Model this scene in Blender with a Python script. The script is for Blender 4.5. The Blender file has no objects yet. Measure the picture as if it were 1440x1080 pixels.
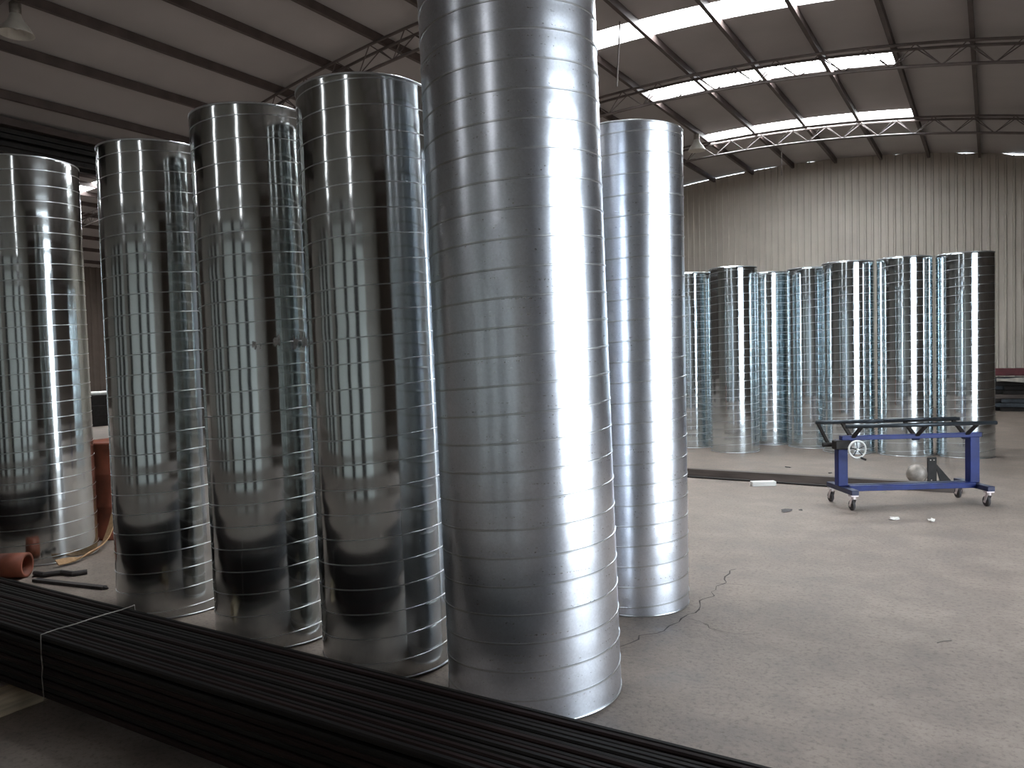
import bpy, math, random
from mathutils import Vector, Matrix
# World axes: X = across the shed (right wall side positive), Y = along the shed towards the far gable, Z up. Metres.
scene = bpy.context.scene
COL = scene.collection

# ------------------------------------------------------------------ camera
YAW, PITCH, ROLL = math.radians(32.0), math.radians(2.0), 0.023
fwd = Vector((-math.sin(YAW) * math.cos(PITCH), math.cos(YAW) * math.cos(PITCH), -math.sin(PITCH)))
r0 = Vector((math.cos(YAW), math.sin(YAW), 0.0))
u0 = r0.cross(fwd)
rgt = math.cos(ROLL) * r0 - math.sin(ROLL) * u0
upv = math.sin(ROLL) * r0 + math.cos(ROLL) * u0
cam_d = bpy.data.cameras.new('camera')
cam_d.sensor_fit = 'HORIZONTAL'
cam_d.sensor_width = 36.0
cam_d.lens = 27.0
cam_d.clip_end = 500
cam = bpy.data.objects.new('camera', cam_d)
COL.objects.link(cam)
cam.matrix_world = Matrix(((rgt.x, upv.x, -fwd.x, 0.0), (rgt.y, upv.y, -fwd.y, 0.0),
                           (rgt.z, upv.z, -fwd.z, 1.6), (0, 0, 0, 1)))
scene.camera = cam

# ------------------------------------------------------------------ sky, daylight and exposure
world = bpy.data.worlds.new('sky')
scene.world = world
world.use_nodes = True
wbg = world.node_tree.nodes['Background']
wbg.inputs['Color'].default_value = (0.82, 0.91, 1.0, 1)
wbg.inputs['Strength'].default_value = 7.0
SKYLIGHT_STRENGTH = 15.0
scene.view_settings.view_transform = 'Standard'
scene.view_settings.look = 'None'
scene.view_settings.exposure = 1.1
scene.view_settings.gamma = 1.0
scene.view_settings.use_curve_mapping = False
scene.cycles.max_bounces = 10
scene.cycles.diffuse_bounces = 6
scene.cycles.glossy_bounces = 6
scene.cycles.sample_clamp_indirect = 6.0
scene.cycles.caustics_reflective = False
scene.cycles.use_denoising = True

# shed dimensions
LEN0, LEN1 = -3.6, 23.2            # near and far gable
C1, C2, HALF = -5.0, -22.2, 8.6   # two arched bays
WALL_L, WALL_R = -30.8, 6.0
DOOR0, DOOR1, DOORH = 2.3, 6.9, 4.4
def roof_z(x):
    c = C1 if x >= C1 - HALF else C2
    return 6.95 - 0.018 * (x - c) ** 2

pd = bpy.data.lights.new('door_daylight_portal', 'AREA')
pd.shape = 'RECTANGLE'; pd.size = DOOR1 - DOOR0; pd.size_y = DOORH
pd.cycles.is_portal = True
po = bpy.data.objects.new('door_daylight_portal', pd)
COL.objects.link(po)
po.matrix_world = Matrix.Translation((WALL_R + 0.2, (DOOR0 + DOOR1) / 2, DOORH / 2)) @ Matrix(((0, 0, 1, 0), (1, 0, 0, 0), (0, 1, 0, 0), (0, 0, 0, 1)))

# ------------------------------------------------------------------ helpers
class MB:
    """collects shapes into one mesh"""
    def __init__(s): s.v, s.f = [], []
    def add(s, vs, fs):
        n = len(s.v); s.v += [tuple(v) for v in vs]; s.f += [tuple(i + n for i in f) for f in fs]; return s
    def box(s, c, d, rz=0.0, bev=0.0):
        hx, hy, hz = d[0] / 2, d[1] / 2, d[2] / 2
        ca, sa = math.cos(rz), math.sin(rz)
        def P(x, y, z): return (c[0] + x * ca - y * sa, c[1] + x * sa + y * ca, c[2] + z)
        if bev <= 0:
            vs = [P(sx * hx, sy * hy, sz * hz) for sz in (-1, 1) for sx, sy in ((-1, -1), (1, -1), (1, 1), (-1, 1))]
            return s.add(vs, [(3, 2, 1, 0), (4, 5, 6, 7), (0, 1, 5, 4), (1, 2, 6, 5), (2, 3, 7, 6), (3, 0, 4, 7)])
        b = bev; vs = []
        for z, k in ((-hz, b), (-hz + b, 0), (hz - b, 0), (hz, b)):
            for x, y in ((-hx + b, -hy + k), (hx - b, -hy + k), (hx - k, -hy + b), (hx - k, hy - b), (hx - b, hy - k), (-hx + b, hy - k), (-hx + k, hy - b), (-hx + k, -hy + b)):
                vs.append(P(x, y, z))
        fs = [tuple(range(7, -1, -1)), tuple(range(24, 32))]
        for r in range(3):
            for i in range(8):
                j = (i + 1) % 8; fs.append((r * 8 + i, r * 8 + j, r * 8 + 8 + j, r * 8 + 8 + i))
        return s.add(vs, fs)
    def bar(s, a, b, r, n=8, r2=None):
        a, b = Vector(a), Vector(b); d = (b - a).normalized()
        x = d.orthogonal().normalized(); y = d.cross(x); r2 = r if r2 is None else r2
        vs = [a + (x * math.cos(t) + y * math.sin(t)) * r for t in [2 * math.pi * i / n for i in range(n)]]
        vs += [b + (x * math.cos(t) + y * math.sin(t)) * r2 for t in [2 * math.pi * i / n for i in range(n)]]
        return s.add(vs, [(i, (i + 1) % n, n + (i + 1) % n, n + i) for i in range(n)] + [tuple(range(n - 1, -1, -1)), tuple(range(n, 2 * n))])
    def beam(s, a, b, w, h, up=(0, 0, 1)):
        a, b = Vector(a), Vector(b); d = (b - a).normalized()
        x = d.cross(Vector(up)).normalized(); y = x.cross(d)
        vs = []
        for p in (a, b):
            vs += [p + x * sx * w / 2 + y * sy * h / 2 for sx, sy in ((-1, -1), (1, -1), (1, 1), (-1, 1))]
        return s.add(vs, [(3, 2, 1, 0), (4, 5, 6, 7), (0, 1, 5, 4), (1, 2, 6, 5), (2, 3, 7, 6), (3, 0, 4, 7)])
    def path(s, pts, r, n=6, closed=False):
        pts = [Vector(p) for p in pts]; N = len(pts); vs = []
        for i, p in enumerate(pts):
            d = (pts[(i + 1) % N] - pts[i - 1]) if closed else (pts[min(i + 1, N - 1)] - pts[max(i - 1, 0)])
            d.normalize(); x = d.cross(Vector((0.13, 0.21, 1))).normalized(); y = x.cross(d)
            vs += [p + (x * math.cos(2 * math.pi * k / n) + y * math.sin(2 * math.pi * k / n)) * r for k in range(n)]
        fs = []
        for i in range(N if closed else N - 1):
            j = (i + 1) % N
            fs += [(i * n + k, i * n + (k + 1) % n, j * n + (k + 1) % n, j * n + k) for k in range(n)]
        if not closed: fs += [tuple(range(n - 1, -1, -1)), tuple((N - 1) * n + k for k in range(n))]
        return s.add(vs, fs)
    def lathe(s, prof, c=(0, 0, 0), n=24, axis=(0, 0, 1)):
        ax = Vector(axis).normalized(); x = ax.orthogonal().normalized(); y = ax.cross(x); c = Vector(c)
        vs = [c + ax * h + (x * math.cos(2 * math.pi * k / n) + y * math.sin(2 * math.pi * k / n)) * r for r, h in prof for k in range(n)]
        fs = [(i * n + k, i * n + (k + 1) % n, (i + 1) * n + (k + 1) % n, (i + 1) * n + k) for i in range(len(prof) - 1) for k in range(n)]
        return s.add(vs, fs)
    def prism(s, poly, a, b):
        """poly: list of 3d points, extruded by vector a->b difference"""
        d = Vector(b) - Vector(a); n = len(poly); vs = [Vector(p) for p in poly] + [Vector(p) + d for p in poly]
        return s.add(vs, [tuple(range(n - 1, -1, -1)), tuple(range(n, 2 * n))] + [(i, (i + 1) % n, n + (i + 1) % n, n + i) for i in range(n)])
    def mesh(s, name, mat, smooth=False):
        m = bpy.data.meshes.new(name); m.from_pydata(s.v, [], s.f); m.update()
        if mat: m.materials.append(mat)
        if smooth: m.polygons.foreach_set('use_smooth', [True] * len(m.polygons))
        return m
    def build(s, name, mat, parent=None, smooth=False):
        return link(name, s.mesh(name, mat, smooth), parent)

def link(name, mesh, parent=None, loc=None):
    o = bpy.data.objects.new(name, mesh); COL.objects.link(o)
    if parent is not None: o.parent = parent
    if loc is not None: o.location = loc
    return o
def tag(o, label, cat, group=None):
    o['label'] = label; o['category'] = cat
    if group: o['group'] = group
    return o
def struct(o, label=None):
    o['kind'] = 'structure'
    if label: o['label'] = label
    return o
def empty(name, loc=(0, 0, 0), rz=0.0):
    o = bpy.data.objects.new(name, None); COL.objects.link(o); o.location = loc; o.rotation_euler = (0, 0, rz); o.empty_display_size = 0.1
    return o

# ------------------------------------------------------------------ materials
def mat_new(name):
    m = bpy.data.materials.new(name); m.use_nodes = True
    nt = m.node_tree; return m, nt, nt.nodes['Principled BSDF']
def plain(name, col, rough=0.6, metal=0.0, var=0.25, scale=6.0, bump=0.0, stretch=None, spec=0.5):
    """colour with noise variation, roughness variation and optional fine relief"""
    m, nt, b = mat_new(name)
    tc = nt.nodes.new('ShaderNodeTexCoord'); src = tc.outputs['Object']
    if stretch:
        mp = nt.nodes.new('ShaderNodeMapping'); mp.inputs['Scale'].default_value = stretch
        nt.links.new(src, mp.inputs['Vector']); src = mp.outputs['Vector']
    n = nt.nodes.new('ShaderNodeTexNoise'); n.inputs['Scale'].default_value = scale; n.inputs['Detail'].default_value = 6
    nt.links.new(src, n.inputs['Vector'])
    cr = nt.nodes.new('ShaderNodeValToRGB')
    cr.color_ramp.elements[0].position = 0.3; cr.color_ramp.elements[1].position = 0.7
    cr.color_ramp.elements[0].color = tuple(c * (1 - var) for c in col) + (1,)
    cr.color_ramp.elements[1].color = tuple(min(1, c * (1 + var)) for c in col) + (1,)
    nt.links.new(n.outputs['Fac'], cr.inputs['Fac']); nt.links.new(cr.outputs['Color'], b.inputs['Base Color'])
    b.inputs['Roughness'].default_value = rough; b.inputs['Metallic'].default_value = metal; b.inputs['Specular IOR Level'].default_value = spec
    if bump:
        bp = nt.nodes.new('ShaderNodeBump'); bp.inputs['Strength'].default_value = bump; bp.inputs['Distance'].default_value = 0.01
        nt.links.new(n.outputs['Fac'], bp.inputs['Height']); nt.links.new(bp.outputs['Normal'], b.inputs['Normal'])
    return m
def emit(name, col, s):
    m, nt, b = mat_new(name); b.inputs['Base Color'].default_value = (0.9, 0.9, 0.9, 1)
    b.inputs['Emission Color'].default_value = col + (1,); b.inputs['Emission Strength'].default_value = s
    n = nt.nodes.new('ShaderNodeTexNoise'); n.inputs['Scale'].default_value = 3.0
    nt.links.new(n.outputs['Fac'], b.inputs['Roughness'])
    return m
def galvanised(name, col, rough, spangle, aniso=0.0):
    """zinc sheet: crystalline spangle in tone and gloss, faint rolled streaks around the pipe"""
    m, nt, b = mat_new(name); N, L = nt.nodes, nt.links
    tc = N.new('ShaderNodeTexCoord')
    vo = N.new('ShaderNodeTexVoronoi'); vo.inputs['Scale'].default_value = 130.0
    L.new(tc.outputs['Object'], vo.inputs['Vector'])
    bw = N.new('ShaderNodeRGBToBW'); L.new(vo.outputs['Color'], bw.inputs['Color'])
    cr = N.new('ShaderNodeMixRGB')
    cr.inputs['Color1'].default_value = tuple(c * (1 - spangle) for c in col) + (1,)
    cr.inputs['Color2'].default_value = tuple(min(1, c * (1 + spangle)) for c in col) + (1,)
    L.new(bw.outputs['Val'], cr.inputs['Fac']); L.new(cr.outputs['Color'], b.inputs['Base Color'])
    mp = N.new('ShaderNodeMapping'); mp.inputs['Scale'].default_value = (1.2, 1.2, 70.0)
    L.new(tc.outputs['Object'], mp.inputs['Vector'])
    no = N.new('ShaderNodeTexNoise'); no.inputs['Scale'].default_value = 2.0; no.inputs['Detail'].default_value = 4
    L.new(mp.outputs['Vector'], no.inputs['Vector'])
    a1 = N.new('ShaderNodeMath'); a1.operation = 'MULTIPLY_ADD'; a1.inputs[1].default_value = rough * 0.25; a1.inputs[2].default_value = rough * 0.87
    L.new(no.outputs['Fac'], a1.inputs[0])
    a2 = N.new('ShaderNodeMath'); a2.operation = 'MULTIPLY_ADD'; a2.inputs[1].default_value = spangle * 0.5
    L.new(bw.outputs['Val'], a2.inputs[0]); L.new(a1.outputs['Value'], a2.inputs[2]); L.new(a2.outputs['Value'], b.inputs['Roughness'])
    bp = N.new('ShaderNodeBump'); bp.inputs['Strength'].default_value = 0.017; bp.inputs['Distance'].default_value = 0.0006
    L.new(bw.outputs['Val'], bp.inputs['Height']); L.new(bp.outputs['Normal'], b.inputs['Normal'])
    b.inputs['Metallic'].default_value = 1.0
    if aniso:
        tg = N.new('ShaderNodeTangent'); tg.direction_type = 'RADIAL'; tg.axis = 'Z'
        b.inputs['Anisotropic'].default_value = aniso; b.inputs['Anisotropic Rotation'].default_value = 0.25
        L.new(tg.outputs['Tangent'], b.inputs['Tangent'])
    return m
def concrete():
    m, nt, b = mat_new('worn_concrete'); N, L = nt.nodes, nt.links
    tc = N.new('ShaderNodeTexCoord')
    def noise(sc, det, rough=0.6):
        n = N.new('ShaderNodeTexNoise'); n.inputs['Scale'].default_value = sc; n.inputs['Detail'].default_value = det; n.inputs['Roughness'].default_value = rough
        L.new(tc.outputs['Object'], n.inputs['Vector']); return n
    big, mid, fine = noise(0.35, 5), noise(2.6, 8, 0.7), noise(38, 8, 0.75)
    def ramp(src, p0, c0, p1, c1):
        r = N.new('ShaderNodeValToRGB'); r.color_ramp.elements[0].position = p0; r.color_ramp.elements[1].position = p1
        r.color_ramp.elements[0].color = c0 + (1,); r.color_ramp.elements[1].color = c1 + (1,); L.new(src, r.inputs['Fac']); return r.outputs['Color']
    base = ramp(big.outputs['Fac'], 0.3, (0.237, 0.193, 0.164), 0.7, (0.298, 0.249, 0.214))
    m1 = N.new('ShaderNodeMixRGB'); m1.blend_type = 'MULTIPLY'; m1.inputs['Fac'].default_value = 0.8
    L.new(base, m1.inputs['Color1']); L.new(ramp(mid.outputs['Fac'], 0.34, (0.52, 0.5, 0.49), 0.64, (1.08, 1.08, 1.08)), m1.inputs['Color2'])
    m2 = N.new('ShaderNodeMixRGB'); m2.blend_type = 'MULTIPLY'; m2.inputs['Fac'].default_value = 0.75
    L.new(m1.outputs['Color'], m2.inputs['Color1']); L.new(ramp(fine.outputs['Fac'], 0.32, (0.35, 0.33, 0.32), 0.5, (1, 1, 1)), m2.inputs['Color2'])
    L.new(m2.outputs['Color'], b.inputs['Base Color'])
    L.new(ramp(mid.outputs['Fac'], 0.3, (0.5, 0.5, 0.5), 0.7, (0.8, 0.8, 0.8)), b.inputs['Roughness'])
    bp = N.new('ShaderNodeBump'); bp.inputs['Strength'].default_value = 0.35; bp.inputs['Distance'].default_value = 0.01
    L.new(fine.outputs['Fac'], bp.inputs['Height']); L.new(bp.outputs['Normal'], b.inputs['Normal'])
    return m

M = {
    'concrete': concrete(),
    'yard': plain('yard_dirt', (0.22, 0.20, 0.17), 0.8, var=0.1, scale=0.6),
    'sheet': plain('grey_wall_sheet', (0.47, 0.435, 0.38), 0.55, var=0.06, scale=2.0),
    'dullsheet': plain('dull_wall_sheet', (0.27, 0.25, 0.22), 0.6, var=0.06, scale=2.0),
    'roof': plain('grey_roof_board', (0.42, 0.40, 0.40), 0.75, var=0.07, scale=0.8),
    'purlin': plain('brown_primer_steel', (0.075, 0.055, 0.05), 0.6, var=0.25, scale=4),
    'truss': plain('grey_primer_steel', (0.11, 0.09, 0.085), 0.5, var=0.25, scale=4),
    'sky': emit('skylight_sheet', (0.93, 0.97, 1.0), SKYLIGHT_STRENGTH),
    'slit': emit('dusty_window_sheet', (0.95, 0.96, 1.0), 2.6),
    'darkwall': plain('dark_brown_sheet', (0.10, 0.075, 0.06), 0.7, var=0.2, scale=1.5),
    'paledoor': plain('pale_green_door_sheet', (0.55, 0.58, 0.55), 0.5, var=0.06, scale=1.0),
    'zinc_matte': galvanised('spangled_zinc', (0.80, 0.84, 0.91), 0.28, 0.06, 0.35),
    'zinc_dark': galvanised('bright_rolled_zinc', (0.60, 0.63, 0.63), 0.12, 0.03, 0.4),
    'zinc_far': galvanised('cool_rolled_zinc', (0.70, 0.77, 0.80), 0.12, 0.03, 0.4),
    'zinc_seam': galvanised('seam_zinc', (0.62, 0.64, 0.66), 0.3, 0.05),
    'blue': plain('blue_paint', (0.006, 0.017, 0.115), 0.42, var=0.25, scale=9, spec=0.3),
    'navy': plain('dark_blue_paint', (0.008, 0.012, 0.045), 0.42, var=0.3, scale=9),
    'gunmetal': plain('oily_steel_pipe', (0.055, 0.065, 0.075), 0.38, metal=0.7, var=0.3, scale=12),
    'black': plain('black_steel', (0.014, 0.012, 0.011), 0.6, var=0.3, scale=12, spec=0.3),
    'white': plain('white_paint', (0.75, 0.75, 0.72), 0.5, var=0.06),
    'castermetal': plain('caster_zinc', (0.62, 0.55, 0.55), 0.35, metal=0.6, var=0.15, scale=20),
    'rubber': plain('worn_rubber', (0.045, 0.04, 0.04), 0.7, var=0.3, scale=20),
    'rebar': plain('dark_mill_steel', (0.012, 0.010, 0.009), 0.7, metal=0.0, var=0.45, scale=5, stretch=(0.4, 6, 6), spec=0.2),
    'rust': plain('rusty_mill_steel', (0.018, 0.010, 0.009), 0.75, var=0.45, scale=5, stretch=(0.4, 6, 6), spec=0.2),
    'wood': plain('old_timber', (0.26, 0.20, 0.13), 0.8, var=0.3, scale=7, stretch=(6, 0.6, 6), bump=0.3),
    'wire': plain('tie_wire', (0.25, 0.23, 0.21), 0.4, metal=0.8, var=0.2),
    'orange': plain('rust_orange_paint', (0.20, 0.055, 0.028), 0.65, var=0.35, scale=7),
    'tan': plain('tan_webbing', (0.36, 0.22, 0.11), 0.8, var=0.2, scale=30),
    'bar': plain('brown_flat_steel', (0.085, 0.068, 0.06), 0.6, var=0.35, scale=4, stretch=(0.5, 5, 5)),
    'dull': plain('dull_cast_metal', (0.30, 0.27, 0.24), 0.55, metal=0.4, var=0.35, scale=14),
    'maroon': plain('maroon_paint', (0.10, 0.02, 0.025), 0.6, var=0.3),
    'lightsteel': plain('pale_offcut_steel', (0.40, 0.38, 0.34), 0.5, metal=0.3, var=0.3, scale=8),
    'lampshade': plain('lamp_shade_enamel', (0.62, 0.60, 0.55), 0.4, var=0.08),
    'paper': plain('torn_paper', (0.66, 0.64, 0.60), 0.9, var=0.15, scale=40),
    'crackfill': plain('crack_dirt', (0.06, 0.05, 0.045), 0.95, var=0.4, scale=30),
    'scuff': plain('torn_sticker_residue', (0.8, 0.78, 0.75), 0.85, var=0.4, scale=60),
}

# ------------------------------------------------------------------ floor and yard
fl = MB().box(((WALL_L + WALL_R) / 2, (LEN0 + LEN1) / 2, -0.1), (WALL_R - WALL_L + 0.4, LEN1 - LEN0 + 0.4, 0.2)).build('floor', M['concrete'])
struct(fl, 'worn grey brown concrete floor')
yd = MB().box((WALL_R + 40.2, 4, -0.16), (80, 160, 0.2)).build('outside_yard', M['yard'])
struct(yd, 'brown dirt yard outside the open door')
# cracks: thin dirt filled slivers in the slab
def crack(pts, w):
    b = MB(); random.seed(5)
    P = []
    for i in range(len(pts) - 1):
        a, c = Vector(pts[i]), Vector(pts[i + 1]); n = max(2, int((c - a).length / 0.07))
        for k in range(n): P.append(a.lerp(c, k / n) + Vector((random.uniform(-.03, .03), random.uniform(-.02, .02))))
    P.append(Vector(pts[-1])); vs = []
    for i, p in enumerate(P):
        d = (P[min(i + 1, len(P) - 1)] - P[max(i - 1, 0)]).normalized(); nrm = Vector((-d.y, d.x)) * w * random.uniform(0.3, 1.0)
        vs += [(p.x - nrm.x, p.y - nrm.y, 0.0015), (p.x + nrm.x, p.y + nrm.y, 0.0015)]
    b.add(vs, [(2 * i, 2 * i + 2, 2 * i + 3, 2 * i + 1) for i in range(len(P) - 1)])
    return b.build('floor_crack', M['crackfill'], fl)
crack([(-1.74, 3.80), (-1.63, 4.18), (-1.56, 4.42), (-1.58, 5.05), (-1.60, 5.62)], 0.006)
crack([(-1.56, 4.42), (-1.30, 4.30), (-1.12, 4.38)], 0.003)
crack([(-1.40, 5.25), (-1.62, 5.2)], 0.003)

# ------------------------------------------------------------------ walls
def sheet_wall(name, label, axis, fixed, a0, a1, inward, mat, top=None, gap=None, step=0.81, z0=0.0, zt=None, opening=None):
    """ribbed sheets, each an object; axis 'x' runs along X at y = fixed, 'y' runs along Y at x = fixed"""
    root = struct(empty(name, (0, 0, 0)), label)
    n = int(math.ceil((a1 - a0) / step)); cache = {}
    for i in range(n):
        s0 = a0 + i * step; s1 = min(a1, s0 + step)
        prof = []
        k = 3; q = (s1 - s0) / k
        for j in range(k):
            o = s0 + j * q
            prof += [(o, 0.0), (o + q * .62, 0.0), (o + q * .70, 0.03), (o + q * .92, 0.03)]
        prof.append((s1, 0.0))
        b = MB(); vs = []
        zb = z0
        if opening and s1 > opening[0] and s0 < opening[1]: zb = opening[2]
        for p, h in prof:
            t = (roof_z(p) + 0.03 - (gap(p) if gap else 0.0)) if top is None else top
            for z in (zb, t):
                vs.append((p, fixed + inward * h, z) if axis == 'x' else (fixed + inward * h, p, z))
        for p, h in ((s1, -0.04), (s0, -0.04)):
            t = (roof_z(p) + 0.03 - (gap(p) if gap else 0.0)) if top is None else top
            for z in (zb, t):
                vs.append((p, fixed + inward * h, z) if axis == 'x' else (fixed + inward * h, p, z))
        m_ = len(vs) // 2
        fs = [(2 * j, 2 * ((j + 1) % m_), 2 * ((j + 1) % m_) + 1, 2 * j + 1) for j in range(m_)]
        fs += [tuple(2 * j for j in range(m_)), tuple(2 * j + 1 for j in range(m_ - 1, -1, -1))]
        b.add(vs, fs); b.build('wall_sheet', mat, root)
    return root
def far_gap(x):
    for a, b, g in ((-8.6, -6.2, .05), (-6.1, -5.2, .045), (-4.6, -3.9, .045), (-3.2, -2.75, .04), (-2.3, -1.8, .04), (-0.75, -0.05, .055), (0.0, 3.5, .07)):
        if a < x < b: return g
    return 0.0
sheet_wall('wall_far', 'grey ribbed steel sheet gable wall', 'x', LEN1, WALL_L, WALL_R, -1, M['sheet'], gap=far_gap, step=0.54)
sheet_wall('wall_near', 'brown grey ribbed steel sheet gable wall behind', 'x', LEN0, WALL_L, WALL_R, 1, M['dullsheet'])
sheet_wall('wall_left', 'dark brown ribbed steel side wall', 'y', WALL_L, LEN0, LEN1, 1, M['darkwall'], top=roof_z(WALL_L) + .03)
sheet_wall('wall_right', 'dark brown ribbed steel side wall with open doorway', 'y', WALL_R, LEN0, LEN1, -1, M['darkwall'], top=roof_z(WALL_R) + .02, opening=(DOOR0, DOOR1, DOORH), step=0.775)

# ------------------------------------------------------------------ roof
STRIPS = [(11.75 + 3.55 * k, 12.42 + 3.55 * k) for k in range(-2, 1)] + [(14.94, 15.63), (18.74, 19.44)]
STRIPS2 = [(12.7 + 3.55 * k, 13.15 + 3.55 * k) for k in range(-3, 3)]
PUR1 = [-0.25 - 1.14 * k for k in range(-5, 12)]     # purlin lines, main bay
ceil = struct(empty('ceiling', (C1, 7, 6.9)), 'arched grey roof on steel purlins')
def roof_piece(name, x0, x1, y0, y1, mat, dz=0.0, th=0.05):
    n = 3; b = MB(); vs = []
    for y in (y0, y1):
        for i in range(n + 1):
            x = x0 + (x1 - x0) * i / n
            vs += [(x - C1, y - 7, roof_z(min(max(x, x0 + 1e-4), x1 - 1e-4)) + dz - 6.9), (x - C1, y - 7, roof_z(min(max(x, x0 + 1e-4), x1 - 1e-4)) + dz + th - 6.9)]
    m_ = 2 * (n + 1); fs = []
    for i in range(n):
        a = 2 * i; fs += [(a, a + m_, a + m_ + 2, a + 2), (a + 1, a + 3, a + 3 + m_, a + 1 + m_), (a, a + 2, a + 3, a + 1), (a + m_, a + 1 + m_, a + 3 + m_, a + 2 + m_)]
    fs += [(0, 1, 1 + m_, m_), (m_ - 2, 2 * m_ - 2, 2 * m_ - 1, m_ - 1)]
    b.add(vs, fs); return b.build(name, mat, ceil)
def bay(edges, lo, hi, strips, strip_range):
    xs = sorted([e for e in edges if lo < e < hi] + [lo, hi])
    for x0, x1 in zip(xs[:-1], xs[1:]):
        mid = (x0 + x1) / 2
        if strip_range[0] < mid < strip_range[1]:
            y = LEN0 - .1
            for s0, s1 in strips:
                roof_piece('roof_panel', x0, x1, y, s0, M['roof'])
                roof_piece('skylight_panel', x0, x1, s0, s1, M['sky'], dz=0.03, th=0.012)
                y = s1
            roof_piece('roof_panel', x0, x1, y, LEN1 + .15, M['roof'])
        else:
            roof_piece('roof_panel', x0, x1, LEN0 - .1, LEN1 + .15, M['roof'])
bay(PUR1, C1 - HALF, WALL_R + .15, STRIPS, (-5.96, -1.38))
PUR2 = [C2 - 7.98 + 1.14 * k for k in range(0, 15)]
bay(PUR2, WALL_L - .1, C2 + HALF, STRIPS2, (-25.7, -18.7))
pm = MB().box((0, 0, 0), (0.065, LEN1 - LEN0 - 0.1, 0.13)).mesh('purlin', M['purlin'])
for x in PUR1 + PUR2:
    if abs(x - C1 + HALF) > .2:
        link('purlin', pm, ceil, (x - C1, (LEN0 + LEN1) / 2 - 7, roof_z(x) - 0.068 - 6.9))

# valley girders on columns between the bays
def girder(x, label):
    z = roof_z(x - .01 if x < C1 else x + .01)
    root = struct(empty('valley_girder', (x, 7, z)), label)
    L_ = LEN1 - LEN0 - 0.2; yc = (LEN0 + LEN1) / 2 - 7
    MB().box((0, yc, -0.06), (0.5, L_, 0.12)).build('gutter', M['purlin'], root)
    for k, (dx, dz) in enumerate(((0.16, -0.2), (0.2, -0.3), (0.15, -0.41), (0.2, -0.52))):
        MB().box((dx, yc, dz), (0.09, L_, 0.07)).build('rail', M['black'], root)
    MB().box((-0.05, yc, -0.36), (0.12, L_, 0.46)).build('web_plate', M['black'], root)
    for y in (0.05, 4.75, 9.45, 14.15, 18.85):
        MB().box((0, y - 7, -0.59 - (z - 0.59) / 2), (0.2, 0.2, z - 0.59)).build('column', M['truss'], root)
girder(C1 - HALF, 'dark longitudinal valley girder under the roof valley')

# lattice trusses: two top chords, one bottom chord, slanted round-bar braces
unit = {}
def unit_bar(mat, n=6):
    if mat not in unit: unit[mat] = MB().bar((0, 0, 0), (0, 0, 1), 1.0, n).mesh('brace', M[mat])
    return unit[mat]
def bar_obj(name, a, b, r, mat, parent):
    a, b = Vector(a), Vector(b); d = b - a
    o = link(name, unit_bar(mat), parent)
    q = Vector((0, 0, 1)).rotation_difference(d.normalized())
    o.matrix_local = Matrix.Translation(a) @ q.to_matrix().to_4x4() @ Matrix.Diagonal((r, r, d.length, 1))
    return o
def truss(y, x0, x1, label, single):
    root = struct(empty('roof_truss', (0, y, 0)), label)
    N = int((x1 - x0) / 0.36); xs = [x0 + (x1 - x0) * i / N for i in range(N + 1)]
    def zt(x): return roof_z(min(max(x, x0 + .001), x1 - .001)) - 0.165
    for s in (-0.13, 0.13):
        MB().path([(x, s, zt(x)) for x in xs], 0.024, 6).build('top_chord', M['truss'], root)
    MB().path([(x, 0, zt(x) - 0.32) for x in xs], 0.026, 6).build('bottom_chord', M['truss'], root)
    jb = MB()
    for i in range(N):
        for s in (-0.13, 0.13):
            a = (xs[i], s, zt(xs[i])) if i % 2 == 0 else (xs[i], 0, zt(xs[i]) - 0.32)
            b = (xs[i + 1], 0, zt(xs[i + 1]) - 0.32) if i % 2 == 0 else (xs[i + 1], s, zt(xs[i + 1]))
            if single: bar_obj('brace', a, b, 0.009, 'truss', root)
            else: jb.bar(a, b, 0.009, 4)
    if not single: jb.build('bracing', M['truss'], root)['kind'] = 'stuff'
e0, e1 = C1 - HALF + .15, WALL_R - .1
truss(9.45, e0, e1, 'dark lattice roof truss behind the tall ducts', True)
truss(14.3, e0, e1, 'lattice roof truss at the middle skylight strip', True)
truss(18.95, e0, e1, 'lattice roof truss at the far skylight strip', True)
for y in (4.75, 0.05): truss(y, e0, e1, 'lattice roof truss overhead', False)
for y in (4.75, 9.45, 14.3, 18.95): truss(y, C2 - HALF + .2, C2 + HALF - .2, 'lattice roof truss of the neighbouring bay', False)

# door leaves and pale sliding doors on the near gable (seen only as reflections)
def sliding_door(n, x0, x1, h):
    r = struct(empty('door_%d' % n, ((x0 + x1) / 2, LEN0 + 0.14, 0)), 'pale sliding sheet door')
    rd_ = random.Random(40 + n); x = x0
    while x < x1 - .8:
        w = min(rd_.uniform(1.6, 2.9), x1 - x); st = rd_.uniform(.5, 1.0); c = (x0 + x1) / 2
        MB().box((x + st / 2 - c, .02, h / 2), (st, .09, h)).build('door_stile', M['black'], r)  # solid black box painting in the dark of an open gap between sheets
        if w - st > .1: MB().box((x + st + (w - st) / 2 - c, 0, h / 2 + .03), (w - st, .05, h - .06)).build('door_sheet', M['paledoor'], r)
        x += w
    MB().box((0, .02, h + .08), (x1 - x0 + .3, .12, .16)).build('door_rail', M['purlin'], r)
sliding_door(1, -12.4, -6.9, 3.3)
sliding_door(2, -5.9, 0.9, 3.3)
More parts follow.
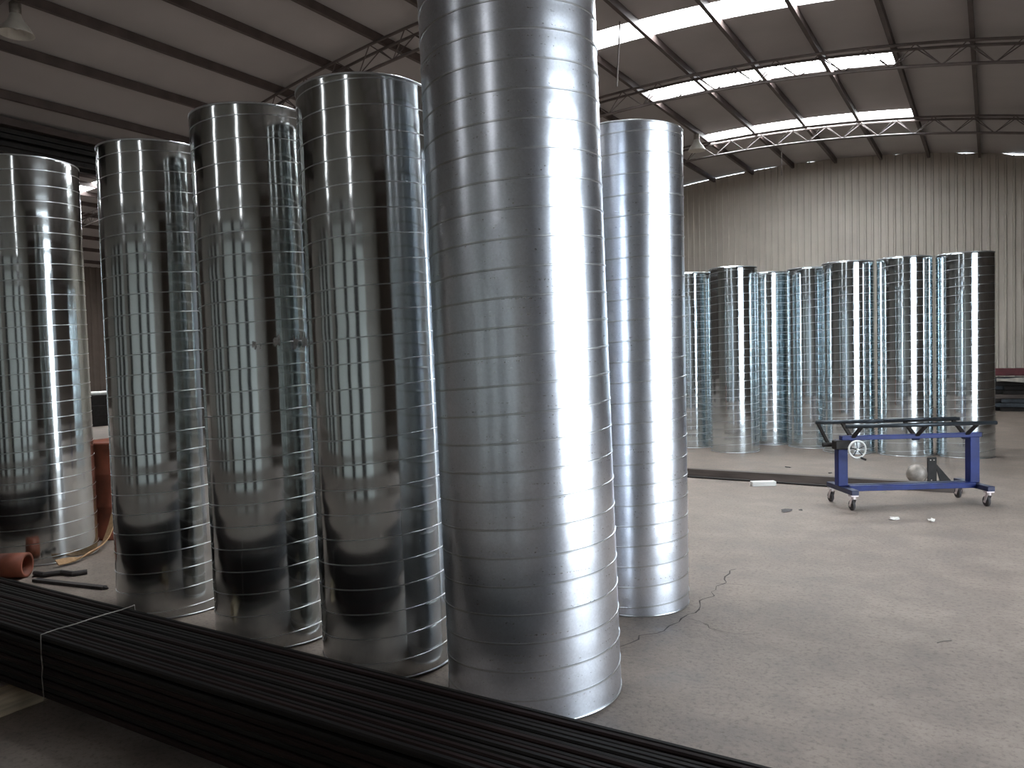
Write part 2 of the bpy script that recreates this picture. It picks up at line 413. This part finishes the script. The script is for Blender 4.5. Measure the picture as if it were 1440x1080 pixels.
def slit_window(n, x, z0, z1, w):
    r = struct(empty('window_%d' % n, (x, LEN0 + 0.07, z0)), 'narrow translucent window strip high in the near gable')
    MB().box((0, 0, (z1 - z0) / 2), (w, .02, z1 - z0)).build('pane', M['slit'], r)
    for sx in (-1, 1): MB().box((sx * (w / 2 + .03), .01, (z1 - z0) / 2), (.06, .06, z1 - z0)).build('frame', M['white'], r)
slit_window(1, -6.4, 3.85, 6.5, .26)
slit_window(2, -1.2, 3.85, 6.3, .26)

# ------------------------------------------------------------------ spiral ducts
PITCH_S = 0.125
def duct_meshes(R, H, segs, rows_per, zmat, seed, wob=1.0):
    rnd = random.Random(seed)
    turns = int(H / PITCH_S) + 2
    dent = [(rnd.uniform(-1, 1), rnd.uniform(0, 6.28), rnd.choice((3, 4, 5, 7)), rnd.uniform(-1, 1)) for _ in range(turns + 2)]
    nr = int(H / PITCH_S * rows_per); vs = []; fs = []
    for i in range(nr + 1):
        z = H * i / nr
        for k in range(segs):
            th = 2 * math.pi * k / segs; ph = z / PITCH_S - th / (2 * math.pi)
            t = int(math.floor(ph)) + 1; fr = ph - math.floor(ph); d = dent[max(0, min(turns, t))]
            bell = math.sin(math.pi * fr)
            r = R + wob * (0.0007 * bell * bell + 0.0007 * bell * d[0] * math.sin(d[2] * th + d[1]) + 0.0004 * bell * d[3])
            vs.append((r * math.cos(th), r * math.sin(th), z))
    for i in range(nr):
        for k in range(segs):
            j = (k + 1) % segs; fs.append((i * segs + k, i * segs + j, (i + 1) * segs + j, (i + 1) * segs + k))
    # inner skin and rims
    n0 = len(vs); Ri = R - 0.006
    for z in (0, H):
        for k in range(segs):
            th = 2 * math.pi * k / segs; vs.append((Ri * math.cos(th), Ri * math.sin(th), z))
    for k in range(segs):
        j = (k + 1) % segs
        fs.append((n0 + k, n0 + segs + k, n0 + segs + j, n0 + j))
        fs.append((k, n0 + k, n0 + j, j)); fs.append((nr * segs + k, nr * segs + j, n0 + segs + j, n0 + segs + k))
    sh = MB(); sh.v, sh.f = vs, fs
    shell = sh.mesh('shell', M[zmat], True)
    # helical lock seam
    sm = MB(); w, h = (0.0055, 0.0034) if zmat == 'zinc_matte' else (0.0038, 0.0017); prof = ((-w, -0.001), (-w * .55, h), (w * .55, h), (w, -0.001))
    n = 0; vs = []; fs = []; started = False
    for i in range(int(turns * segs) + 1):
        zc = PITCH_S * (i / segs)
        if zc < w or zc > H - w: continue
        th = 2 * math.pi * (i % segs) / segs
        for dz, dr in prof: vs.append(((R + dr) * math.cos(th), (R + dr) * math.sin(th), zc + dz))
        if n: fs += [((n - 1) * 4 + q, n * 4 + q, n * 4 + q + 1, (n - 1) * 4 + q + 1) for q in range(3)]
        n += 1
    sm.v, sm.f = vs, fs
    seam = sm.mesh('lock_seam', M['zinc_seam'])
    # rolled end rims
    rims = []
    for z in (0.006, H - 0.006):
        rb = MB(); rb.lathe([(R - .004, -.006), (R + .003, -.004), (R + .004, 0), (R + .003, .004), (R - .004, .006)], (0, 0, 0), segs)
        rims.append((rb.mesh('end_rim', M['zinc_seam'], True), z))
    return shell, seam, rims
def place_duct(meshes, x, y, spin, lean, label, group):
    r = empty('spiral_duct', (x, y, 0), 0)
    ax = Vector((-math.sin(YAW), math.cos(YAW), 0))   # lean to the left of the row, about the viewing direction
    r.rotation_euler = (Matrix.Rotation(-lean, 3, ax) @ Matrix.Rotation(spin, 3, 'Z')).to_euler()
    link('shell', meshes[0], r); link('lock_seam', meshes[1], r)
    for m_, z in meshes[2]: link('end_rim', m_, r, (0, 0, z))
    tag(r, label, 'duct', group); return r
def behind(x, y, R):          # centre of a round thing whose near point is (x, y)
    d = math.hypot(x, y); return x * (1 + R / d), y * (1 + R / d)
G1 = 'tall ducts standing by the steel bundle'
near = [  # near point x, y, radius, height, material, seed, lean, label
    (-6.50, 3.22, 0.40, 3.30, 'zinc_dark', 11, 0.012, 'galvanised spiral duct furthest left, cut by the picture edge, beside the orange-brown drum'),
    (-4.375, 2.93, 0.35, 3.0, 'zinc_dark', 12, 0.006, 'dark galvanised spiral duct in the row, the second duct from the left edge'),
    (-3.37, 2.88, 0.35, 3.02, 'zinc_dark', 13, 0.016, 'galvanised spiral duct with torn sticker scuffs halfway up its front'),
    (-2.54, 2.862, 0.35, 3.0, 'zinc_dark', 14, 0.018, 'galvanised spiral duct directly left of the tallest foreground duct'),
    (-1.68, 2.822, 0.417, 3.3, 'zinc_matte', 15, 0.020, 'tallest and nearest galvanised spiral duct, its top running out of the picture'),
    (-1.847, 4.30, 0.35, 3.0, 'zinc_matte', 16, -0.002, 'bright spangled spiral duct standing behind the tallest duct on the right'),
]
ducts = []
for (x, y, R, H, mt, sd, lean, lab) in near:
    cx, cy = behind(x, y, R)
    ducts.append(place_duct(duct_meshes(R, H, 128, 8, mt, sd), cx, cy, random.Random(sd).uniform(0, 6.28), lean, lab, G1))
G2 = 'cluster of ducts standing along the far gable wall'
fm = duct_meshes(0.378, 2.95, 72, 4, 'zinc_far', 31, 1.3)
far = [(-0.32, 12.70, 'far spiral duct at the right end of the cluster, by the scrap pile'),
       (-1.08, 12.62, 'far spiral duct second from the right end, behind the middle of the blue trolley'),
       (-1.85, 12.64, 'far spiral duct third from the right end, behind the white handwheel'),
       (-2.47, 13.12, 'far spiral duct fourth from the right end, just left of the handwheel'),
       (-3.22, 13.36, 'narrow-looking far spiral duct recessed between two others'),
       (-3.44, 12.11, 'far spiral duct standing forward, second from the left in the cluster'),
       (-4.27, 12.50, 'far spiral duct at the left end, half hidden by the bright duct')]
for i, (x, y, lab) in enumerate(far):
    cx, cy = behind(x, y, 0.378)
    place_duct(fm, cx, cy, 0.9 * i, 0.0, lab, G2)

# torn sticker residue on one duct: ragged thin flakes lying on the sheet
def sticker(duct, R, items):
    mw = duct.rotation_euler.to_matrix(); inv = mw.inverted()
    toc = Vector((-duct.location.x, -duct.location.y, 0)).normalized(); rnd = random.Random(3)
    base = math.atan2(toc.y, toc.x)
    for off, half, z, h in items:
        b = MB(); vs = []; n = 8
        for i in range(n + 1):
            a = base + off + half * (2 * i / n - 1)
            z0, z1 = z - h * rnd.uniform(.2, 1), z + h * rnd.uniform(.2, 1)
            for zz in (z0, z1): vs.append(inv @ Vector(((R + .0022) * math.cos(a), (R + .0022) * math.sin(a), zz)))
        b.add(vs, [(2 * i, 2 * i + 2, 2 * i + 3, 2 * i + 1) for i in range(n)])
        b.build('torn_sticker', M['scuff'], duct)['label'] = 'pale torn sticker residue'
sticker(ducts[2], 0.35, [(-.22, .03, 1.70, .03), (-.12, .015, 1.69, .02), (.12, .05, 1.72, .035), (.42, .04, 1.71, .045), (.58, .05, 1.72, .05), (.75, .03, 1.70, .03)])

# ------------------------------------------------------------------ bundle of long steel bars on timbers
BX, BROT = -3.1, 0.018
BL = 9.0
rnd = random.Random(21)
bundle_c = Vector((BX, 2.0, 0))
def bpt(x, y, z):      # bundle frame -> world
    return (BX + x * math.cos(BROT) - (y) * math.sin(BROT), 2.0 + x * math.sin(BROT) + y * math.cos(BROT), z)
def bar_mesh(mat, w, hgt):
    L2 = BL / 2; c = .006
    poly = [(-w + c, -hgt), (w - c, -hgt), (w, -hgt + c), (w, hgt - c), (w - c, hgt), (-w + c, hgt), (-w, hgt - c), (-w, -hgt + c)]
    b = MB(); b.prism([(-L2, p, q) for p, q in poly], (0, 0, 0), (BL, 0, 0)); return b.mesh('steel_bar', M[mat])
am = [bar_mesh('rebar', .0135, .0135), bar_mesh('rust', .0135, .0135), bar_mesh('rebar', .0128, .0130), bar_mesh('rust', .0125, .0128)]
NB, NR = 15, 10
ORD = ['first', 'second', 'third', 'fourth', 'fifth', 'sixth', 'seventh', 'eighth', 'ninth', 'tenth', 'eleventh', 'twelfth', 'thirteenth', 'fourteenth', 'fifteenth']
for r_ in range(NR):
    for c in range(NB):
        o = link('steel_bar', am[rnd.randrange(4)], None)
        x, y = rnd.uniform(-.25, .25), -0.205 + 0.0285 * c + (0.009 if r_ % 2 else 0) + rnd.uniform(-.0008, .0008)
        z = 0.1145 + 0.0277 * r_ + (rnd.uniform(0, .011) if r_ == NR - 1 else 0)
        o.location = bpt(x, y, z); o.rotation_euler = (0, 0, BROT)
        tag(o, 'dark steel bar of the foreground bundle, %s from the front in the %s layer' % (ORD[c], 'top' if r_ == NR - 1 else ('bottom' if r_ == 0 else ORD[r_])), 'steel bar', 'bars of the foreground steel bundle')
def tie(x, label):
    b = MB(); hw0, hw1, z0, z1 = -0.224, 0.222, 0.098, 0.397
    pts = []
    cs = [(hw0, z0), (hw1 + .012, z0), (hw1 + .012, z1), (hw0, z1)]
    for i in range(4):
        a, c = cs[i], cs[(i + 1) % 4]
        for k in range(6): pts.append(bpt(x + rnd.uniform(-.006, .006), a[0] + (c[0] - a[0]) * k / 6, a[1] + (c[1] - a[1]) * k / 6))
    b.path(pts, 0.0028, 5, closed=True); tag(b.build('tie_wire', M['wire']), label, 'wire', 'wires tied round the steel bundle')
tie(-0.55, 'thin pale wire tied round the dark steel bundle in front of the second duct')
for x, lab in ((-0.82, 'squared timber sleeper under the left part of the steel bundle'), (2.9, 'squared timber sleeper under the right part of the steel bundle')):
    tm = MB().box((0, 0, 0.05), (0.12, 1.15, 0.10), bev=0.006).build('timber_sleeper', M['wood'])
    tm.location = bpt(x, -0.18, 0); tm.rotation_euler = (0, 0, BROT); tag(tm, lab, 'timber', 'sleepers under the steel bundle')

# ------------------------------------------------------------------ blue trolley with pipe cradle and handwheel
def trolley():
    R_ = empty('pipe_trolley', (-0.725, 8.765, 0), math.radians(34.0))
    tag(R_, 'blue wheeled steel trolley with a pipe cradle and white handwheel', 'trolley')
    for sx in (-1, 1):
        x = sx * 0.685
        MB().box((x, 0, 0.185), (0.075, 0.56, 0.05), bev=.004).build('foot_beam', M['navy'], R_)
        MB().box((x, 0.02, 0.21 + 0.235), (0.10, 0.09, 0.47), bev=.005).build('post', M['blue'], R_)
        for sy in (-1, 1):
            c = empty('caster', (x, sy * 0.235, 0)); c.parent = R_
            y = 0.0
            MB().box((0, 0, 0.152), (0.075, 0.065, 0.012)).build('mounting_plate', M['castermetal'], c)
            f = MB().bar((0, 0, .118), (0, 0, .148), .024, 12)
            for s in (-1, 1): f.prism([(s * .02, -.018, .118), (s * .02, .022, .118), (s * .02, .046, .04), (s * .02, .018, .036)], (0, 0, 0), (s * .004, 0, 0))
            f.build('fork', M['castermetal'], c)
            MB().lathe([(0.010, -.014), (.045, -.015), (.0525, -.010), (.0525, .010), (.045, .015), (.010, .014), (.010, -.014)], (0, .03, .0525), 20, (1, 0, 0)).build('wheel', M['rubber'], c, True)
            MB().bar((-.03, .03, .0525), (.03, .03, .0525), .009, 8).build('axle', M['castermetal'], c)
    MB().box((0, 0.06, 0.19), (1.28, 0.06, 0.05), bev=.004).build('base_rail', M['navy'], R_)
    MB().box((0, -0.07, 0.195), (1.30, 0.06, 0.055), bev=.004).build('base_rail', M['blue'], R_)
    MB().box((0.03, 0.0, 0.70), (1.46, 0.07, 0.045), bev=.004).build('top_beam', M['blue'], R_)
    MB().box((0.755, 0.0, 0.70), (0.012, 0.074, 0.049)).build('end_cap', M['black'], R_)
    for y, cx, z in ((0.21, -0.10, 0.845), (-0.19, 0.03, 0.835)):
        MB().bar((cx - .765, y, z), (cx + .765, y, z), 0.021, 14).build('cradle_pipe', M['gunmetal'], R_, True)
    MB().bar((-.2, 0.10, 0.862), (.60, 0.16, 0.862), 0.013, 10).build('cradle_pipe', M['gunmetal'], R_, True)
    for x in (-0.58, 0.08, 0.60):
        for y, z in ((0.205, 0.83), (-0.185, 0.82)):
            MB().beam((x, 0.0, 0.69), (x, y, z), 0.035, 0.022).build('cradle_arm', M['black'], R_)
        MB().bar((x - .03, 0, .69), (x + .03, 0, .69), .034, 10).build('pivot_sleeve', M['navy'], R_)
    # lift gear and handwheel at the left post
    MB().box((-0.70, -0.02, 0.635), (0.16, 0.10, 0.09), bev=.008).build('gear_box', M['black'], R_)
    MB().bar((-0.86, 0.05, 0.63), (-0.72, 0.05, 0.63), .022, 10).build('gear_shaft', M['black'], R_)
    MB().beam((-0.80, 0.05, 0.63), (-0.84, 0.2, 0.83), .03, .02).build('link_arm', M['black'], R_)
    hw = empty('handwheel', (-0.60, -0.15, 0.60)); hw.parent = R_
    MB().path([(.085 * math.cos(t), 0, .085 * math.sin(t)) for t in [2 * math.pi * k / 28 for k in range(28)]], .0085, 8, closed=True).build('rim', M['white'], hw, True)
    MB().bar((0, -.02, 0), (0, .10, 0), .012, 10).build('hub', M['white'], hw)
    for k in range(5):
        t = 2 * math.pi * k / 5 + .4
        MB().bar((.008 * math.cos(t), 0, .008 * math.sin(t)), (.082 * math.cos(t), 0, .082 * math.sin(t)), .0045, 6).build('spoke', M['gunmetal'], hw)
    MB().bar((.035, -.01, -.085), (.045, -.075, -.095), .011, 8).build('crank_handle', M['black'], hw)
trolley()

# ------------------------------------------------------------------ floor clutter around the trolley
def at(o, x, y, rz, label, cat, group=None, z=0.0):
    o.location = (x, y, z); o.rotation_euler = (0, 0, rz); tag(o, label, cat, group); return o
b = MB(); w, h, t, L2 = .10, .095, .012, 2.45      # channel, web up
b.prism([(-L2, -w / 2, 0), (-L2, -w / 2 + t, 0), (-L2, -w / 2 + t, h - t), (-L2, w / 2 - t, h - t), (-L2, w / 2 - t, 0), (-L2, w / 2, 0), (-L2, w / 2, h), (-L2, -w / 2, h)], (0, 0, 0), (2 * L2, 0, 0))
at(b.build('steel_channel', M['bar']), -2.72, 9.70, 0.0, 'long brown steel channel lying on the floor behind the blue trolley', 'steel channel')
at(MB().bar((-1.3, 0, .012), (1.3, 0.0, .012), .012, 8).build('steel_rod', M['black']), -2.5, 9.52, -.015, 'thin dark steel rod lying in front of the brown channel', 'rod')
wb = MB().box((0, 0, .028), (.285, .09, .056), bev=.004).build('foam_block', M['white'])
at(wb, -2.31, 9.29, math.radians(32), 'small white block on the floor against the brown channel', 'block')
# bracket with gusset, and round casting
br = empty('corner_bracket', (-0.60, 10.30, 0), math.radians(30)); tag(br, 'black steel corner bracket with slanted brace standing on the floor', 'bracket')
bp = MB().box((0, 0, .15), (.105, .02, .30), bev=.003).build('upright_plate', M['black'], br)
for x, z in ((-.02, .27), (.02, .27), (-.01, .03)): MB().bar((x, -.0125, z), (x, -.0095, z), .008, 10).build('bolt_hole', M['dull'], bp)
MB().prism([(.05, .0, .19), (.055, .0, .22), (.23, .0, .012), (.10, .0, .012)], (0, 0, 0), (0, .02, 0)).build('brace', M['black'], br)
MB().box((.08, .01, .006), (.30, .10, .012)).build('foot_plate', M['black'], br)
rc = MB(); rc.lathe([(.004, .06), (.04, .058), (.075, .045), (.10, .02), (.112, -.005), (.115, -.03), (.105, -.034), (.004, -.034)], (0, 0, .114), 28, (0, -1, 0))
at(rc.build('round_casting', M['dull'], None, True), -0.745, 10.15, math.radians(12), 'dull grey round domed casting leaning beside the black bracket', 'casting')
def crumple(name, mat, x, y, s, flat, seed, label, cat, group=None):
    rd = random.Random(seed); b = MB(); n = 9; vs = [(0, 0, s * flat * .9)]
    for k in range(n):
        a = 2 * math.pi * k / n; q = s * rd.uniform(.45, 1.0); vs.append((q * math.cos(a), q * .6 * math.sin(a), s * flat * rd.uniform(.2, 1.0)))
    for k in range(n):
        a = 2 * math.pi * k / n; q = s * rd.uniform(.4, .8); vs.append((q * math.cos(a), q * .6 * math.sin(a), 0))
    fs = [(0, 1 + k, 1 + (k + 1) % n) for k in range(n)] + [(1 + k, 1 + n + k, 1 + n + (k + 1) % n, 1 + (k + 1) % n) for k in range(n)] + [tuple(range(2 * n, n, -1))]
    b.add(vs, fs); at(b.build(name, mat), x, y, rd.uniform(0, 3), label, cat, group)
crumple('paper_scrap', M['paper'], -0.77, 7.93, .07, .4, 1, 'crumpled pale paper scrap on the floor left of its twin, before the trolley', 'paper')
crumple('paper_scrap', M['paper'], -0.47, 7.99, .06, .4, 2, 'crumpled pale paper scrap on the floor right of its twin, before the trolley', 'paper')
crumple('dirt_clump', M['rubber'], -1.75, 7.93, .12, .08, 3, 'flat dark dirt clump on the floor left of the front caster', 'debris', 'dirt clumps on the floor')
crumple('dirt_clump', M['rubber'], -1.63, 8.02, .05, .12, 4, 'small dark dirt crumb beside the flat dirt clump', 'debris', 'dirt clumps on the floor')
crumple('dirt_clump', M['rubber'], -2.37, 10.9, .06, .2, 5, 'small dark crumb on the floor in front of the recessed far duct', 'debris', 'dirt clumps on the floor')
crumple('dirt_clump', M['rubber'], -1.78, 10.6, .05, .2, 6, 'small dark crumb on the floor in front of the far duct beside the handwheel', 'debris', 'dirt clumps on the floor')
for i, (x, y, rz, lab) in enumerate(((-.22, 4.72, .9, 'short pale wire snippet on the open floor, the farther of two'), (.16, 3.62, .5, 'short pale wire snippet on the open floor near the lower right corner'))):
    at(MB().path([(-.05, 0, .003), (-.01, .006, .004), (.05, -.004, .003)], .0025, 5).build('wire_snippet', M['wire']), x, y, rz, lab, 'wire', 'wire snippets on the floor')

# ------------------------------------------------------------------ clutter between the left ducts
dr = empty('steel_drum', (-7.05, 4.20, 0)); tag(dr, 'rust-orange steel drum standing in the gap behind the left ducts', 'drum')
dp = [(.001, .012), (.27, .012), (.285, 0), (.29, .015), (.28, .03), (.28, .28), (.288, .30), (.288, .32), (.28, .34), (.28, .58), (.288, .60), (.288, .62), (.28, .64), (.28, .87), (.29, .885), (.285, .90), (.27, .89), (.001, .885)]
MB().lathe(dp, (0, 0, 0), 36).build('drum_body', M['orange'], dr, True)
MB().bar((.14, 0, .885), (.14, 0, .90), .03, 14).build('bung', M['black'], dr)
def strap(pts, w, t, name, mat, label):
    b = MB(); P = [Vector(p) for p in pts]; Q = []
    for i in range(len(P) - 1):
        for k in range(6):
            u = k / 6; p0, p1, p2, p3 = P[max(i - 1, 0)], P[i], P[i + 1], P[min(i + 2, len(P) - 1)]
            Q.append(0.5 * ((2 * p1) + (p2 - p0) * u + (2 * p0 - 5 * p1 + 4 * p2 - p3) * u * u + (3 * p1 - p0 - 3 * p2 + p3) * u ** 3))
    Q.append(P[-1]); vs = []
    for i, q in enumerate(Q):
        d = (Q[min(i + 1, len(Q) - 1)] - Q[max(i - 1, 0)]).normalized(); s = d.cross(Vector((.25, -.9, .35))).normalized(); n = s.cross(d)
        vs += [q + s * w / 2 + n * t, q - s * w / 2 + n * t, q - s * w / 2 - n * t, q + s * w / 2 - n * t]
    fs = [(4 * i + k, 4 * i + (k + 1) % 4, 4 * i + 4 + (k + 1) % 4, 4 * i + 4 + k) for i in range(len(Q) - 1) for k in range(4)]
    fs += [(3, 2, 1, 0), tuple(4 * (len(Q) - 1) + k for k in range(4))]
    b.add(vs, fs); tag(b.build(name, mat), label, 'strap')
strap([(-6.72, 3.97, .50), (-6.72, 3.93, .28), (-6.64, 3.81, .10), (-6.52, 3.66, .045), (-6.36, 3.42, .04), (-6.34, 3.22, .04)], .06, .005, 'lifting_strap', M['tan'], 'tan lifting strap curling from the orange drum down to the floor')
pc = MB(); pc.lathe([(.072, -.11), (.095, -.11), (.095, .11), (.072, .11), (.072, -.11)], (0, 0, .095), 24, (1, .25, 0))
at(pc.build('pipe_collar', M['orange'], None, True), -6.36, 2.90, 0.4, 'short red-brown pipe collar lying at the foot of the leftmost duct', 'pipe collar')
at(MB().prism([(-.36, -.022, 0), (-.36, .022, 0), (-.36, .022, .022), (-.36, -.022, .022)], (0, 0, 0), (.70, 0, 0)).bar((.34, 0, .011), (.375, 0, .011), .02, 8, .004).build('pry_bar', M['rubber']), -5.74, 3.0, .2, 'dark steel bar lying on the floor at the foot of the left ducts', 'bar')
at(MB().path([(-.2, .02, .02), (-.1, -.03, .02), (0, .03, .02), (.12, -.02, .02), (.2, .03, .02)], .02, 8).build('hose', M['rubber']), -6.08, 3.10, .55, 'dark hose lying beside the red-brown pipe collar', 'hose')

# dark stack on the far left, scrap pile by the far gable on the right
rd = random.Random(8)
for i in range(9):
    row, k = divmod(i, 3)
    o = MB().box((0, 0, .14), (.42, 4.5, .28), bev=.01).build('stacked_beam', M['black'])
    at(o, -21.4 + .46 * k + rd.uniform(-.04, .04), 12.6 + rd.uniform(-.3, .3), 0.0, 'dark stacked beam in the far left bay, %s layer' % ('bottom', 'middle', 'top')[row], 'beam', 'dark beams stacked in the far left bay, %s layer' % ('bottom', 'middle', 'top')[row], z=.281 * row)
at(MB().box((0, 0, .03), (1.1, 1.6, .06), bev=.01).build('white_sheet', M['white']), -20.95, 12.4, .06, 'white sheet lying on the dark beam stack far left', 'sheet', z=.846)
LAY = ['one', 'two', 'three', 'four', 'five', 'six', 'seven', 'eight']
for i in range(24):
    row, k = divmod(i, 3)
    mt = ('black', 'gunmetal', 'rubber', 'black', 'lightsteel' if k == 0 and row in (2, 5) else 'bar')[rd.randrange(5)]
    o = MB().box((0, 0, .05), (3.6 + rd.uniform(-.6, .2), .13, .10), bev=.008).build('scrap_beam', M[mt])
    at(o, 1.75 + rd.uniform(-.2, .15), 22.32 + .2 * k + rd.uniform(-.03, .03), rd.uniform(-.008, .008), 'steel beam in layer %s of the scrap pile by the far wall, %s row' % (LAY[row], ('front', 'middle', 'back')[k]), 'scrap beam', 'beams of the scrap pile by the far wall', z=.104 * row)
at(MB().box((0, 0, .09), (3.4, .2, .18), bev=.01).build('scrap_beam', M['maroon']), 1.7, 22.74, 0, 'maroon painted beam on top of the scrap pile by the far wall', 'scrap beam', z=.862)
for i, (z, a, dy, lab) in enumerate(((.90, -.09, -.0, 'pale slanting offcut on the scrap pile, the upper of two'), (.66, .08, -1.0, 'pale slanting offcut on the scrap pile, the lower of two'))):
    o = MB().box((0, 0, 0), (3.2, .07, .06), bev=.006).build('pale_offcut', M['lightsteel'])
    o.location = (1.7, 22.15 + dy * .1, z); o.rotation_euler = (0, a, 0); tag(o, lab, 'offcut', 'pale offcuts on the scrap pile')

# ------------------------------------------------------------------ hanging lamps, rod and wire
def high_bay(x, y, z, label):
    r = empty('high_bay_lamp', (x, y, z)); tag(r, label, 'lamp', 'high bay lamps under the roof')
    MB().lathe([(.065, .26), (.075, .22), (.10, .17), (.16, .09), (.205, .01), (.21, 0), (.203, .004), (.155, .085), (.09, .165), (.06, .20)], (0, 0, 0), 28).build('lamp_shade', M['lampshade'], r, True)
    MB().lathe([(.002, .42), (.05, .415), (.07, .39), (.07, .27), (.06, .255), (.002, .25)], (0, 0, 0), 18).build('ballast_housing', M['dull'], r, True)
    MB().lathe([(.002, .06), (.03, .07), (.045, .11), (.03, .17), (.02, .22)], (0, 0, 0), 14).build('bulb', M['white'], r, True)
    top = roof_z(x) - z
    MB().bar((0, 0, .41), (0, 0, top), .008, 6).build('hanger', M['truss'], r)
high_bay(-10.7, 5.22, 5.92, 'pale bell-shaped lamp hanging in the upper left corner')
high_bay(-5.96, 18.1, 6.42, 'pale bell-shaped lamp hanging beside the far skylight strip')
tag(bar_obj('hanging_rod', (-5.05, 11.6, roof_z(-5.05) - .01), (-5.13, 11.62, roof_z(-5.05) - 1.02), .014, 'truss', None), 'thin grey rod hanging below the nearest skylight strip', 'rod')
tag(bar_obj('hanging_wire', (-4.2, 18.95, roof_z(-4.2) - .4), (-4.2, 18.95, roof_z(-4.2) - 1.2), .007, 'truss', None), 'thin wire hanging from the far lattice truss', 'wire')
